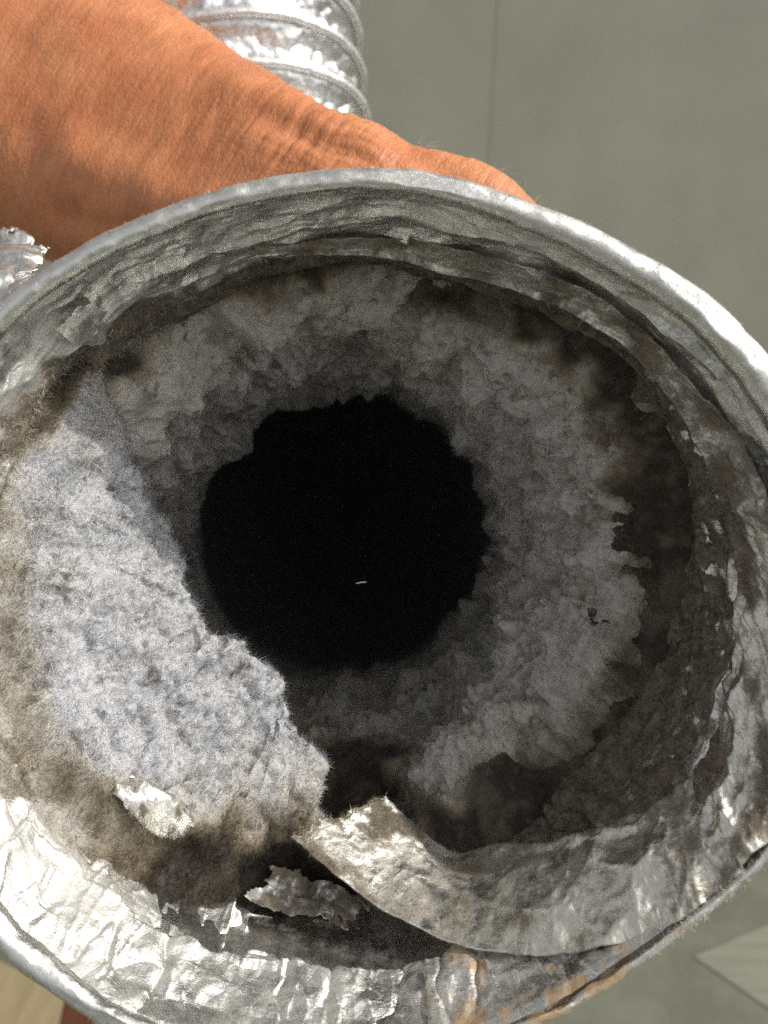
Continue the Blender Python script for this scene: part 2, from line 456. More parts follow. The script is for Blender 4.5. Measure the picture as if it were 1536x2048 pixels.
KT = {0: 1.05, 20: 1.065, 36: 1.05, 48: 1.01, 56: 0.99, 75: 0.98, 90: 0.979, 105: 0.985, 117: 0.99, 137: 1.035, 160: 1.04, 180: 1.035, 205: 1.035, 223: 1.033, 235: 1.005, 255: 0.965, 270: 0.94, 296: 0.918, 305: 0.922, 316: 0.932, 330: 0.992, 345: 1.03}
def kk(thd, s):
    k = itp(np.mod(thd, 360), KT, 360)
    return 1 + (k - 1) * np.exp(-np.asarray(s, float) / 45.0)

# ------------------------------------------------------------------ foil duct
D_AT = W(centre(np.array(0.0)))
duct = empty('foil_duct', D_AT, 'dented silver foil duct held open towards the viewer, clogged with lint', 'duct')

NT = 1500
thd = np.linspace(0, 360, NT, endpoint=False); th = np.radians(thd)
def sm_k(a):
    return a
# outer roll: from the outside round the front edge
prof = [(58, -5.0), (40, -4.4), (24, -3.2), (14, -2.0), (8, -1.0)]
for a in np.linspace(-0.8, 3.3, 30):                          # the rolled bead over the wire hoop
    prof.append((3.0 - 3.0 * math.sin(a), -3.0 + 3.0 * math.cos(a)))
prof += [(4.2, -5.6), (5.6, -5.2)]
prof = np.array(prof)
BT = {0: 1.5, 20: 2.1, 40: 2.3, 60: 1.9, 90: 1.4, 130: 1.5, 180: 1.4, 225: 1.5, 255: 1.1, 285: 0.7, 300: 0.65, 330: 0.7, 345: 1.1}   # bead radius round the mouth
arc = np.concatenate([[0], np.cumsum(np.linalg.norm(np.diff(prof, axis=0), axis=1))])
xs = np.unique(np.concatenate([np.linspace(0, 40, 20), np.linspace(40, arc[-1], 90)]))
pt = np.interp(xs, arc, prof[:, 0]); pr = np.interp(xs, arc, prof[:, 1])
TH, PT = np.meshgrid(th, pt, indexing='ij'); THD = np.degrees(TH); PR = np.broadcast_to(pr, TH.shape)
ARC = np.broadcast_to(xs, TH.shape)
UC = TH * 57.0
kb = np.array([np.convolve(np.tile(itp(thd, KT, 360), 3), np.hanning(61) / np.hanning(61).sum(), 'same')[NT:2 * NT]])[0]
def kmul(idx_shape_s):
    return 1 + (kb[:, None] - 1) * np.exp(-idx_shape_s / 45.0)
cx, cy = np.cos(TH), np.sin(TH)
wob = 0.55 * fbm(cx * 2.2, cy * 2.2, PT * 0.02, 3, 3)
dent = 0.35 * fbm(cx * 9, cy * 9, PT * 0.12, 8, 3) + 0.22 * facets(UC / 6.0, ARC / 4.0, 21, 0.8)
lower = sst(200, 225, THD) * (1 - sst(300, 330, THD))
dent = dent * (0.45 + 0.8 * lower)
bt = itp(thd, BT, 360)[:, None] / 3.0
R = (60.0 + np.where(PT < 8, PR * bt, PR - 1.0 + bt)) * kmul(PT) + wob + dent
Z = np.where(PT < 8, PT * bt, PT - 8 + 8 * bt) + 0.5 * fbm(cx * 3, cy * 3, 0.0, 41, 3) + 0.25 * fbm(cx * 14, cy * 14, ARC * 0.1, 44, 2)
P = PP(TH, R, Z)
dust = (0.40 * np.exp(-((np.mod(THD - 75 + 180, 360) - 180) / 55.0) ** 2) * sst(8, 2.0, PT) + 0.12) * (0.7 + 0.5 * fbm(cx * 8, cy * 8, PT * .1, 51, 3))
dust += 0.3 * np.exp(-((THD - 305) / 30.0) ** 2)
rust = 1.0 * np.exp(-((THD - 303) / 19.0) ** 2) * (0.75 + 0.6 * fbm(cx * 10, cy * 10, PT * .2, 52, 3))
dirt = np.clip(0.15 * fbm(cx * 7, cy * 7, PT * .2, 53, 4), 0, 1)
uv = np.stack([UC, ARC], -1).reshape(-1, 2)
rim = mesh_obj('rolled_rim', W(P.reshape(-1, 3)), grid_quads(NT, len(xs), True)[:, ::-1], None, M_RIM, duct,
               {'dirt': dirt.ravel(), 'rust': rust.ravel(), 'dust': np.clip(dust, 0, 1).ravel()}, uv)
P_rim, N_rim = P, grid_normals(P, True)

# inner wall behind the bead: crumpled lip, ledge, dirty throat
ws = np.concatenate([np.linspace(1.2, 34, 200), np.linspace(34.5, 60, 60), np.linspace(62, 110, 30)])
TH, PT = np.meshgrid(th, ws, indexing='ij'); THD = np.degrees(TH); UC = TH * 54.0
cx, cy = np.cos(TH), np.sin(TH)
btd = itp(thd, BT, 360)
def rwall(td, t):
    """nominal radius of the inner wall"""
    td, t = np.broadcast_arrays(np.asarray(td, float), np.asarray(t, float))
    k = np.interp(np.mod(td, 360), thd, kb, period=360); b_ = itp(np.mod(td, 360), BT, 360)
    tube = np.interp(t, [0, 14, 20, 30, 50, 110], [54.2, 53.6, 53.0, 52.4, 51.5, 50.5]) * (1 + (k - 1) * np.exp(-t / 45.0))
    lip = 60 * k - 1.45 * b_
    return lip + (tube - lip) * np.clip((t - b_ * 1.2) / (14 - b_ * 1.2), 0, 1) ** 0.9
bl = sst(212, 232, THD) * (1 - sst(285, 300, THD))              # lower left: flat lip, then a ledge
ur = np.exp(-((np.mod(THD - 35 + 180, 360) - 180) / 45.0) ** 2)
tp = np.exp(-((np.mod(THD - 95 + 180, 360) - 180) / 45.0) ** 2)
warp = 1.6 * fbm(cx * 4, cy * 4, PT * 0.08, 60, 3)
pleat = facets((UC + warp * 2) / 8.5, (PT + warp) / 13.0, 31, 1.2, 0.55) * 1.9 + facets((UC + warp) / 3.2, (PT - warp) / 4.6, 33, 1.2, 0.6) * 0.75 + facets(UC / 1.9, PT / 2.2, 34, 1.2, 0.6) * 0.2
ribs = np.abs(pn((UC + 2.5 * warp) / 8.0, PT / 30.0, 0.5, 61)); ribs2 = np.abs(pn((UC - 1.5 * warp) / 3.6, PT / 22.0, 0.9, 62))
pleat = pleat * 0.66 - 0.8 * np.exp(-ribs * 16) + 0.3 * np.exp(-ribs2 * 22)
ring_f = facets((UC + PT * 0.4 + warp * 3) / 17.0, (PT + warp) / 3.3, 35, 1.1, 0.7) * 1.5 + facets((UC - PT * .5) / 7.0, (PT + warp) / 2.0, 37, 1.1, 0.7) * 0.6 + facets((UC + PT) / 2.5, PT / 1.6, 38, 1.1, 0.7) * 0.18
mixw = np.clip(lower_i := sst(195, 222, THD) * (1 - sst(318, 345, THD)), 0, 1)
crump = pleat * mixw + ring_f * (1 - mixw)
led = bl * sst(13.2 + 1.2 * fbm(cx * 6, cy * 6, 0, 71, 3), 15.2 + 1.2 * fbm(cx * 6, cy * 6, 0, 71, 3), PT) * 2.6
sharp = 0.05 * facets(UC / 1.3, PT / 1.5, 39, 1.0, 0.7)
crump = crump + np.exp(-((THD - 256) / 14.0) ** 2) * sst(14, 18, PT) * sst(34, 28, PT) * (facets(UC / 5.0 + 9, PT / 3.6, 36, 1.6, 0.4) * 2.6 - 0.6)
R = rwall(THD, PT) - (crump - 0.45) * np.clip((PT - 2) / 4, 0.12, 1.0) * np.interp(PT, [4, 30, 60, 110], [1.0, 1.0, 0.8, .5]) + led * sst(60, 20, PT) - sharp + 0.5 * fbm(cx * 5, cy * 5, PT * 0.05, 66, 3) * sst(2, 8, PT) + 0.55 * fbm(cx * 2.2, cy * 2.2, PT * 0.02, 3, 3)
P = PP(TH, R, PT + 0.5 * fbm(cx * 3, cy * 3, 0.0, 41, 3) + sst(2, 8, PT) * 0.4 * fbm(cx * 9, cy * 9, PT * .15, 68, 2))
st_ = itp(np.mod(THD, 360), {0: 13, 40: 14, 70: 16, 90: 18, 120: 19, 140: 12, 160: 7, 180: 5, 200: 6, 212: 12, 220: 19, 228: 23, 240: 29, 255: 33, 270: 32, 290: 18, 320: 14, 345: 13}, 360)
dn = fbm(cx * 9, cy * 9, PT * 0.11, 75, 4)
dirt = np.clip(sst(-3.0, 3.5, PT - st_ + 4.0 * dn), 0, 1) * np.clip(0.95 + 0.35 * dn, 0, 1)
dirt = np.maximum(dirt, 0.36 * sst(0.1, 0.9, fbm(cx * 16, cy * 16, PT * 0.3, 76, 4)) * (0.35 + lower_i))
rust = 0.9 * np.exp(-((THD - 296) / 24.0) ** 2) * sst(-0.4, 0.5, fbm(cx * 12, cy * 12, PT * 0.22, 77, 4)) * sst(30, 12, PT)
rust = np.maximum(rust, 0.35 * sst(0.3, 0.9, fbm(cx * 14, cy * 14, PT * .3, 79, 3)) * bl)
dust = np.clip(0.14 + 0.3 * fbm(cx * 5, cy * 5, PT * .1, 78, 4) + 0.06 * tp + 0.12 * ur + 0.12 * bl + 0.15 * np.exp(-((THD - 150) / 40.0) ** 2), 0, 1)  # dust; the tp, ur and bl terms also paint dim foil lighter
lw = np.exp(-((THD - 188) / 34.0) ** 2)
rw = np.exp(-((np.mod(THD - 0 + 180, 360) - 180) / 55.0) ** 2)
dirt = dirt * (1 - 0.75 * rw * sst(0.2, 0.55, fbm(cx * 22, cy * 22, PT * 0.45, 83, 3)) * sst(27, 22, PT))       # foil flecks through the grime
dirt = dirt * (1 - 0.5 * lw); dust = np.clip(dust + 0.6 * lw * sst(4, 10, PT), 0, 1)     # pale felted dust on the left
uv = np.stack([UC, PT], -1).reshape(-1, 2)
wall_in = mesh_obj('inner_wall', W(P.reshape(-1, 3)), grid_quads(NT, len(ws), True)[:, ::-1], None, M_FOIL, duct,
                   {'dirt': dirt.ravel(), 'rust': rust.ravel(), 'dust': dust.ravel()}, uv)
P_wall, N_wall, DIRT_wall = P, grid_normals(P, True), np.clip(dirt / (1 - 0.5 * lw), 0, 1)

# spiral foil strip with the torn free end
rows = [((580, 1670, 117), (770, 1590, 127)), ((665, 1745, 114), (800, 1622, 127)), ((745, 1805, 112), (838, 1657, 126.5)),
        ((850, 1862, 109), (912, 1702, 126)), ((960, 1900, 106.5), (1000, 1692, 125)), ((1080, 1908, 104), (1100, 1690, 124)),
        ((1200, 1896, 101.5), (1190, 1667, 121)), ((1330, 1850, 99.8), (1290, 1630, 116)), ((1450, 1772, 98.8), (1390, 1548, 112)),
        ((1560, 1650, 98.5), (1448, 1420, 110)), ((1618, 1470, 98.8), (1474, 1270, 109)), ((1600, 1200, 99.5), (1474, 1110, 108.5)),
        ((1535, 985, 101), (1436, 960, 108.5)), ((1440, 835, 104), (1366, 830, 109)), ((1335, 712, 107), (1284, 722, 110)),
        ((1230, 615, 109.5), (1165, 630, 111.5)), ((1090, 548, 111), (1055, 585, 113)), ((950, 505, 112), (930, 545, 115)),
        ((800, 480, 112.5), (800, 512, 115.5)), ((680, 476, 113), (680, 500, 116)), ((580, 488, 113), (575, 505, 116)), ((500, 506, 113), (498, 512, 116))]
def seat(c, gap):
    """bring a point towards the viewer until it lies on the inner side of the wall"""
    u, v, d = c
    while d > 88:
        p = Q(u, v, d); t = d - 95; q = p - centre(np.array(max(t, 0.0)))
        if math.hypot(q[0], q[1]) <= float(rwall(math.degrees(math.atan2(q[1], q[0])), max(t, 0.0))) - gap: break
        d -= 0.25
    return (u, v, d)
rows = [(seat(a, 0.2), seat(b, 1.0)) for a, b in rows]
def spl(A, n):
    A = np.asarray(A, float); k = np.arange(len(A)); x = np.linspace(0, len(A) - 1, n)
    i = np.clip(np.floor(x).astype(int), 0, len(A) - 2); f = (x - i)[:, None]
    g = lambda j: A[np.clip(j, 0, len(A) - 1)]
    p0, p1, p2, p3 = g(i - 1), g(i), g(i + 1), g(i + 2)
    return 0.5 * (2 * p1 + (p2 - p0) * f + (2 * p0 - 5 * p1 + 4 * p2 - p3) * f ** 2 + (3 * p1 - p0 - 3 * p2 + p3) * f ** 3)
NS, MS = 1500, 72
EO = spl([Q(*r[0]) for r in rows], NS); EI = spl([Q(*r[1]) for r in rows], NS)
vv = np.linspace(0, 1, MS)
Pst = EO[:, None, :] * (1 - vv)[None, :, None] + EI[:, None, :] * vv[None, :, None]
su = np.concatenate([[0], np.cumsum(np.linalg.norm(np.diff((EO + EI) / 2, axis=0), axis=1))])
wid = np.linalg.norm(EI - EO, axis=1)
Nst = grid_normals(Pst)
if Nst[NS // 4, MS // 2, 2] < 0: Nst = -Nst
SU = np.broadcast_to(su[:, None], (NS, MS)); SV = vv[None, :] * wid[:, None]
up = np.linspace(0, len(rows) - 1, NS)[:, None] * np.ones((1, MS))
bow = 2.0 * np.sin(np.pi * vv)[None, :] * sst(2.5, 6, up) * sst(12, 8, up)
cr = facets((SU + 1.5 * fbm(SU / 9, SV / 9, 0, 91)) / 6.0, SV / 6.0, 92, 0.9, 0.8) * 1.25 + facets(SU / 2.3, SV / 3.0, 93, 0.9, .8) * 0.42 + 0.12 * facets(SU / 0.9, SV / 1.1, 94, 1, .7)
amp = np.interp(up, [0, 3, 6, 8, 12, 15, 21], [0.35, 0.55, 1.1, 1.9, 1.3, 0.7, 0.7])
edge = np.minimum(vv, 1 - vv)[None, :]
Pst = Pst + Nst * ((cr - 0.5) * amp + bow)[..., None]
# ragged edges and end
jag = (0.35 * fbm(SU / 3.0, 0 * SV, 0, 95, 4) + 0.5 * fbm(SU / 11.0, 0 * SV, 0, 96, 2))
across = (EI - EO) / wid[:, None]
Pst = Pst + across[:, None, :] * (jag * (sst(0.75, 1.0, vv)[None, :] - 0.7 * sst(0.25, 0.0, vv)[None, :]))[..., None]
tear = (1.3 * fbm(vv * 5.0, 0 * vv, 0, 191, 4) - 0.2)[None, :] * sst(0.9, 0.0, up)
tang = np.gradient(Pst, axis=0); tang /= np.linalg.norm(tang, axis=-1, keepdims=True)
Pst = Pst - tang * tear[..., None]
# curled inner lip of the strip catches light
Pst = Pst + Nst * (0.8 * sst(0.86, 1.0, vv)[None, :] * sst(3, 5, up))[..., None]
n1 = fbm(SU / 9.0, SV / 6.0, 0, 97, 4); n2 = fbm(SU / 4.0, SV / 4.0, 3.3, 98, 4)
dirt = np.clip(0.46 + 0.75 * n1 + 0.35 * sst(0.35, 0.0, edge) * 0.3, 0, 0.9) * np.interp(up, [0, 4, 6, 9, 21], [1.0, 0.75, 0.55, 0.85, 1.0])
dirt = np.maximum(dirt, sst(9.0, 11.5, up) * np.clip(0.60 + 0.3 * n1 - 0.75 * sst(0.0, .35, n2) * sst(.45, .8, vv)[None, :], 0, 1))
blob = np.exp(-(((up - 8.35) / 0.42) ** 2 + ((vv[None, :] - 0.85) / 0.33) ** 2) * (1 + 0.9 * n2))
dirt = np.maximum(dirt, sst(0.3, 0.55, blob) * 1.15)
rust = np.clip(0.12 * np.exp(-((up - 2.6) / 1.6) ** 2) + 0.4 * n2 * sst(9, 6.5, up) + 0.75 * np.exp(-(((up - 7.2) / 0.9) ** 2 + ((vv[None, :] - 0.08) / 0.16) ** 2)) * sst(-0.3, 0.6, fbm(SU / 1.6, SV / 1.6, 1.0, 99, 3)), 0, 1)
dust = np.clip(0.30 + 0.45 * n2 * (1 - sst(6, 8, up)) - 0.25 * sst(6, 8, up), 0, 1)
strip = mesh_obj('spiral_strip', W(Pst.reshape(-1, 3)), grid_quads(NS, MS), None, M_STRIP, duct,
                 {'dirt': dirt.ravel(), 'rust': rust.ravel(), 'dust': dust.ravel()}, np.stack([SU, SV], -1).reshape(-1, 2))
strip['label'] = 'torn foil strip with a free pointed end across the lower mouth'
sol = strip.modifiers.new('thickness', 'SOLIDIFY'); sol.thickness = 0.00025; sol.offset = 0
DIRT_st = dirt

# flexible hose behind: crinkled sleeve and wire hoops
PITCH_H = 16.8
hs = np.linspace(56, 430, 620); hth = np.radians(np.linspace(0, 360, 420, endpoint=False))
TH, HS = np.meshgrid(hth, hs, indexing='ij'); UC = TH * 50
cx, cy = np.cos(TH), np.sin(TH)
ph = (HS - 60 - 4.5 * np.cos(TH)) / PITCH_H
dip = 0.5 - 0.5 * np.cos(2 * np.pi * ph)
crk = facets((UC + HS * .7) / 5.5, HS / 4.2, 301, 1.1, 0.8) * 2.2 + facets((UC - HS * .5) / 2.6, HS / 2.2, 302, 1.1, .8) * 0.9
R = 51.4 - 4.2 * dip - (crk - 0.6) * (0.12 + 0.85 * np.clip(dip * 1.6, 0, 1)) * 0.9
P = PP(TH, R, HS)
z0 = np.zeros(R.size)
mesh_obj('hose_sleeve', W(P.reshape(-1, 3)), grid_quads(420, 620, True)[:, ::-1], None, M_HOSE, duct,
         {'dirt': z0, 'rust': z0, 'dust': np.clip(0.28 + 0.2 * fbm(cx * 4, cy * 4, HS * .06, 305, 3), 0, 1).ravel()}, np.stack([UC, HS], -1).reshape(-1, 2))
for k in range(8, 22):
    s0 = 60 + k * PITCH_H
    a = np.linspace(0, 2 * np.pi, 180, endpoint=False); bb = np.linspace(0, 2 * np.pi, 12, endpoint=False)
    A, B = np.meshgrid(a, bb, indexing='ij')
    sr = s0 + 4.5 * np.cos(A)
    if centre(np.array(s0))[1] < 55 or s0 > 425: continue
    Pw = PP(A, 53.0 + 1.5 * np.cos(B) + 0.25 * fbm(np.cos(A) * 5, np.sin(A) * 5, k, 311, 2), sr + 1.5 * np.sin(B))
    mesh_obj('wire_hoop', W(Pw.reshape(-1, 3)), np.concatenate([np.stack([i * 12 + np.arange(12), ((i + 1) % 180) * 12 + np.arange(12), ((i + 1) % 180) * 12 + (np.arange(12) + 1) % 12, i * 12 + (np.arange(12) + 1) % 12], -1) for i in range(180)]),
             None, M_HOSE, duct, {'dirt': np.zeros(A.size), 'rust': np.zeros(A.size), 'dust': np.full(A.size, 0.5)}, np.stack([A * 50, B], -1).reshape(-1, 2))

# ------------------------------------------------------------------ lint
def lint_colour(P, brown, seed, dark_amt=1.0, grime=0.0, white=(0.665, 0.672, 0.69)):
    x, y, z = P[..., 0], P[..., 1], P[..., 2]
    n = fbm(x / 7, y / 7, z / 7, seed, 4); f = fbm(x / 1.6, y / 1.6, z / 1.6, seed + 9, 3)
    white = np.array(white); cream = np.array([0.64, 0.58, 0.46]); tan = np.array([0.23, 0.185, 0.125]); dk = np.array([0.055, 0.042, 0.03])
    b = np.clip(brown + 0.35 * n, 0, 1)[..., None]
    c = white * (1 - b) + cream * b
    b2 = sst(0.45, 1.0, b); c = c * (1 - b2) + tan * b2
    b3 = sst(0.85, 1.25, brown + 0.4 * n)[..., None]; c = c * (1 - b3) + dk * b3
    d = (sst(0.42, 0.75, f + 0.55 * n) * 0.8 * dark_amt)[..., None]
    c = c * (1 - d) + np.array([0.12, 0.11, 0.11]) * d
    if grime:                                                   # darker, browner felted patches
        g = (sst(0.0, 0.55, fbm(x / 8, y / 8, z / 10, seed + 12, 4)) * grime)[..., None]
        c = c * (1 - g) + np.array([0.20, 0.165, 0.125]) * g
    return c

def puff(P, amp, seed):
    x, y, z = P[..., 0], P[..., 1], P[..., 2]
    wx = x + 2.0 * pn(x / 6, y / 6, z / 6, seed + 1); wy = y + 2.0 * pn(x / 6, y / 6, z / 6, seed + 2)
    b0 = np.abs(pn(wx / 13, wy / 13, z / 13, seed)); b1 = np.abs(pn(wx / 6.5, wy / 6.5, z / 6.5, seed + 3)); b2 = np.abs(pn(x / 3, y / 3, z / 3, seed + 4)); b3 = fbm(x / 1.2, y / 1.2, z / 1.2, seed + 6, 3)
    return amp * (6.5 * b0 + 4.2 * b1 + 1.8 * b2 + 0.55 * b3 - 3.0)

def lint_fibres(name, parent, P, N, Ccol, weight, n, L, wmm, lift=0.6, wrap=False, seed=0):
    p, nn, i, j = scatter(P, N, weight, n, wrap)
    t = rng.normal(size=(n, 3)); d = t * 0.75 + nn * lift
    # fibres comb together locally
    comb = np.stack([pn(p[:, 0] / 4, p[:, 1] / 4, p[:, 2] / 4, seed + k) for k in range(3)], -1) * 1.6
    d = d + comb
    c = Ccol[i, j] * (0.5 + 0.85 * rng.random((n, 1))) * np.where(rng.random((n, 1)) < 0.07, 0.3, 1.0)
    ln = L * (0.45 + 0.9 * rng.random(n) ** 1.6)
    return fibres(name, p - nn * 0.15, d, ln, wmm * (0.6 + 0.8 * rng.random(n)), M_FIBRE, parent, np.clip(c, 0, 0.85), 0.7)

def inward(P, N, s):
    c = centre(s); to = c - P
    f = np.sign((N * to).sum(-1, keepdims=True)); f[f == 0] = 1
    return N * f

LINT_LIFT = 0.6
P_clump = []; SHADE_WARM = (0.66, 0.64, 0.60)  # lint white warmed in colour for the shaded masses; cooler default for sunlit
# lining all round the throat
lth = np.linspace(0, 360, 900, endpoint=False); ls = np.concatenate([np.linspace(17, 95, 250), np.linspace(96, 270, 60)])
THD, LS = np.meshgrid(lth, ls, indexing='ij'); TH = np.radians(THD)
cx, cy = np.cos(TH), np.sin(TH)
wob = 3.0 * fbm(cx * 3, cy * 3, 0, 401, 3)
tpw = np.exp(-((np.mod(THD - 100 + 180, 360) - 180) / 42.0) ** 2)
shift = wob + 3.0 * tpw + 9 * np.exp(-((np.mod(THD + 30 + 180, 360) - 180) / 32.0) ** 2) + 8 * np.exp(-((np.mod(THD - 272 + 180, 360) - 180) / 16.0) ** 2) + 9 * sst(212, 228, THD) * sst(288, 272, THD) + 7 * np.exp(-((THD - 122) / 9.0) ** 2) + 5 * np.exp(-((THD - 76) / 13.0) ** 2)
SE = LS - shift * np.interp(LS, [17, 60, 100], [1, 1, 0])
rl = np.interp(SE, [17, 22, 25, 29, 34, 40, 60, 80, 100, 115, 130, 270], [61, 56, 52, 47.5, 43.5, 41.5, 40, 38.5, 37.5, 38, 41, 43])
rl = rl + 8.0 * np.exp(-((np.mod(THD - 271 + 180, 360) - 180) / 13.0) ** 2) * sst(84, 60, LS)
lf = sst(145, 175, THD) * sst(268, 250, THD)                    # thin behind the big left clump
rl = rl + lf * (np.maximum(rl, 44) - rl)
rl = rl + np.interp(LS, [30, 60, 95, 130], [0, 1, 1, 0.3]) * (5.0 * fbm(cx * 2.4, cy * 2.4, LS * 0.045, 403, 3) + 2.0)
P0 = PP(TH, rl, LS)
h = puff(P0, 1.0, 410) * np.interp(SE, [16, 24, 40, 90, 120, 270], [0.1, 0.4, 1.0, 1.1, 0.5, 0.3])
rl = np.clip(rl - h, 25, np.interp(LS, [0, 52, 60], [61, 61, 43.5]))
P = PP(TH, rl, LS); N = inward(P, grid_normals(P, True), LS)
bn = fbm(cx * 6, cy * 6, LS * 0.08, 420, 4)
side = np.exp(-((np.mod(THD + 34 + 180, 360) - 180) / 44.0) ** 2)
brown = 0.15 + 1.1 * sst(32, 23, LS - 19 * side - 4 * tpw) + 0.45 * bn + 0.0 + 1.35 * np.exp(-((np.mod(THD - 271 + 180, 360) - 180) / 16.0) ** 2) * sst(85, 60, LS)  # brown front edge; shade painted under the top lip and in the bottom notch
Cl = lint_colour(P, brown, 430, 1.0, 0.55, SHADE_WARM)
deep = sst(110, 135, LS + 6 * bn)[..., None]; Cl = Cl * (1 - deep) + np.array([0.035, 0.032, 0.03]) * deep   # shade painted into the colour further in, so the hole goes black
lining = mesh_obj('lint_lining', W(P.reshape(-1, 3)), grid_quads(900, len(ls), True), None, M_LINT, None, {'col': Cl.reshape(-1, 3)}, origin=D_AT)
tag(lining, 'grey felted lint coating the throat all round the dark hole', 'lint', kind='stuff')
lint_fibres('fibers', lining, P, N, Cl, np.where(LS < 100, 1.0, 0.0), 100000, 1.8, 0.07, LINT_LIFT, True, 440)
P_lin, N_lin, C_lin = P, N, Cl

def clump(name, label, a0, a1, s0, s1, na, ns, rfun, seed, brownf, nf, L=1.55, amp=0.75, grime=0.06, white=(0.665, 0.672, 0.69)):
    A, Sg = np.meshgrid(np.linspace(a0, a1, na), np.linspace(s0, s1, ns), indexing='ij'); TH = np.radians(A)
    cx, cy = np.cos(TH), np.sin(TH)
    r = rfun(A + 5 * fbm(cx * 5, cy * 5, Sg * .07, seed + 20, 3), Sg + 1.6 * fbm(cx * 6, cy * 6, Sg * .09, seed + 21, 3))
    P0 = PP(TH, r, Sg)
    thick = np.clip((52 - r) / 10.0, 0.06, 1.0)
    # puffs grow along the sheet's own normal so that the outline billows
    Nn = inward(P0, grid_normals(P0), Sg)
    P = P0 + Nn * (puff(P0, amp, seed) * thick)[..., None]
    N = inward(P, grid_normals(P), Sg)
    br = brownf(A, Sg)
    C = lint_colour(P, br, seed + 30, 0.8, grime, white)
    o = mesh_obj(name, W(P.reshape(-1, 3)), grid_quads(na, ns), None, M_LINT, None, {'col': C.reshape(-1, 3)}, origin=D_AT)
    tag(o, label, 'lint'); P_clump.append(P)
    lint_fibres('fibers', o, P, N, C, np.clip(thick, 0.75, 1) * (1.0 + 1.2 * (Sg < s1 - 6)), nf, L, 0.06, LINT_LIFT, False, seed + 40)
    lint_fibres('fringe', o, P, N, C, np.exp(-((thick - 0.3) / 0.22) ** 2) * (Sg < 0.5 * (s0 + s1)), 16000, 2.9, 0.06, 0.9, False, seed + 50)
    lint_fibres('strands', o, P, N, C, np.clip(thick, 0.2, 1), 140, 5.0, 0.07, 0.25, False, seed + 60)
    return o

RL = {130: 53, 140: 51, 150: 45, 160: 37.5, 170: 32, 180: 29, 190: 27.5, 200: 27, 206: 25.5, 210: 23, 222: 22.5, 233: 23.5, 242: 25.5, 250: 28, 258: 32, 264: 40, 272: 53}
TS = {130: 24, 150: 18, 165: 15.5, 185: 15.5, 210: 16.5, 225: 20, 240: 24.5, 255: 28, 272: 31}
def r_left(A, S):
    ri = itp(A, RL); t0 = itp(A, TS); tr = np.interp(A, [130, 180, 260], [34, 35, 36])
    u = (S - t0) / (tr - t0)
    rise = np.interp(u, [-0.4, 0.0, 0.08, 0.3, 0.65, 0.9, 1.0, 1.2, 1.6, 2.3], [0, 0.0, 0.2, 0.46, 0.78, 0.96, 1.0, 0.96, 0.65, 0.0])
    return 54.5 + 5 * sst(0.0, -0.25, u) - (54.5 - ri) * rise
clump('lint_clump', 'thick pale sunlit lint mass on the left of the throat', 128, 274, 13, 66, 620, 300, r_left, 500,
      lambda A, S: 0.0 + 0.75 * sst(3, 0, S - itp(A, TS)) + 0.6 * sst(9, 1, S - itp(A, TS)) * sst(218, 242, A) + 0.7 * sst(250, 268, A) + 0.45 * sst(160, 142, A), 170000)
RR = {-80: 52, -72: 42, -64: 36, -52: 35, -40: 35, -20: 34.5, 0: 34.5, 30: 35, 60: 36.5, 80: 40, 95: 50}
TR = {-80: 48, -62: 48, -45: 52, -20: 64, 0: 68, 60: 72, 95: 74}
T0 = {-80: 40, -60: 38, -45: 37, -31: 35, -10: 32, 20: 29.5, 45: 28, 65: 29, 95: 40}
def r_right(A, S):
    ri = itp(A, RR); t0 = itp(A, T0); tr = itp(A, TR)
    u = (S - t0) / (tr - t0)
    rise = np.interp(u, [-0.3, 0.0, 0.05, 0.14, 0.3, 0.6, 1.0, 1.2, 1.5, 1.9], [0, 0.0, 0.34, 0.58, 0.8, 0.93, 1.0, 0.95, 0.6, 0.0])
    return 53.0 + 5 * sst(0.0, -0.25, u) - (53.0 - ri) * rise
clump('lint_clump', 'soft grey shaded lint mass on the right of the throat', -84, 98, 20, 100, 560, 260, r_right, 600,
      lambda A, S: 0.12 + 0.7 * sst(5, 0, S - itp(A, T0)) + 0.25 * sst(50, 80, A), 110000, 1.8, 0.9, 0.42, SHADE_WARM)

# crumpled foil scraps
SURF = np.concatenate([g.reshape(-1, 3) for g in (P_wall, P_rim, P_lin) + tuple(P_clump)])
SU_, SV_ = 768 + SURF[:, 0] / -SURF[:, 2] * FPX, 1024 - SURF[:, 1] / -SURF[:, 2] * FPX
def behind(u, v):
    """depth of the nearest surface seen at that spot"""
    k = (np.abs(SU_ - u) < 9) & (np.abs(SV_ - v) < 9)
    return float(-SURF[k, 2].max())

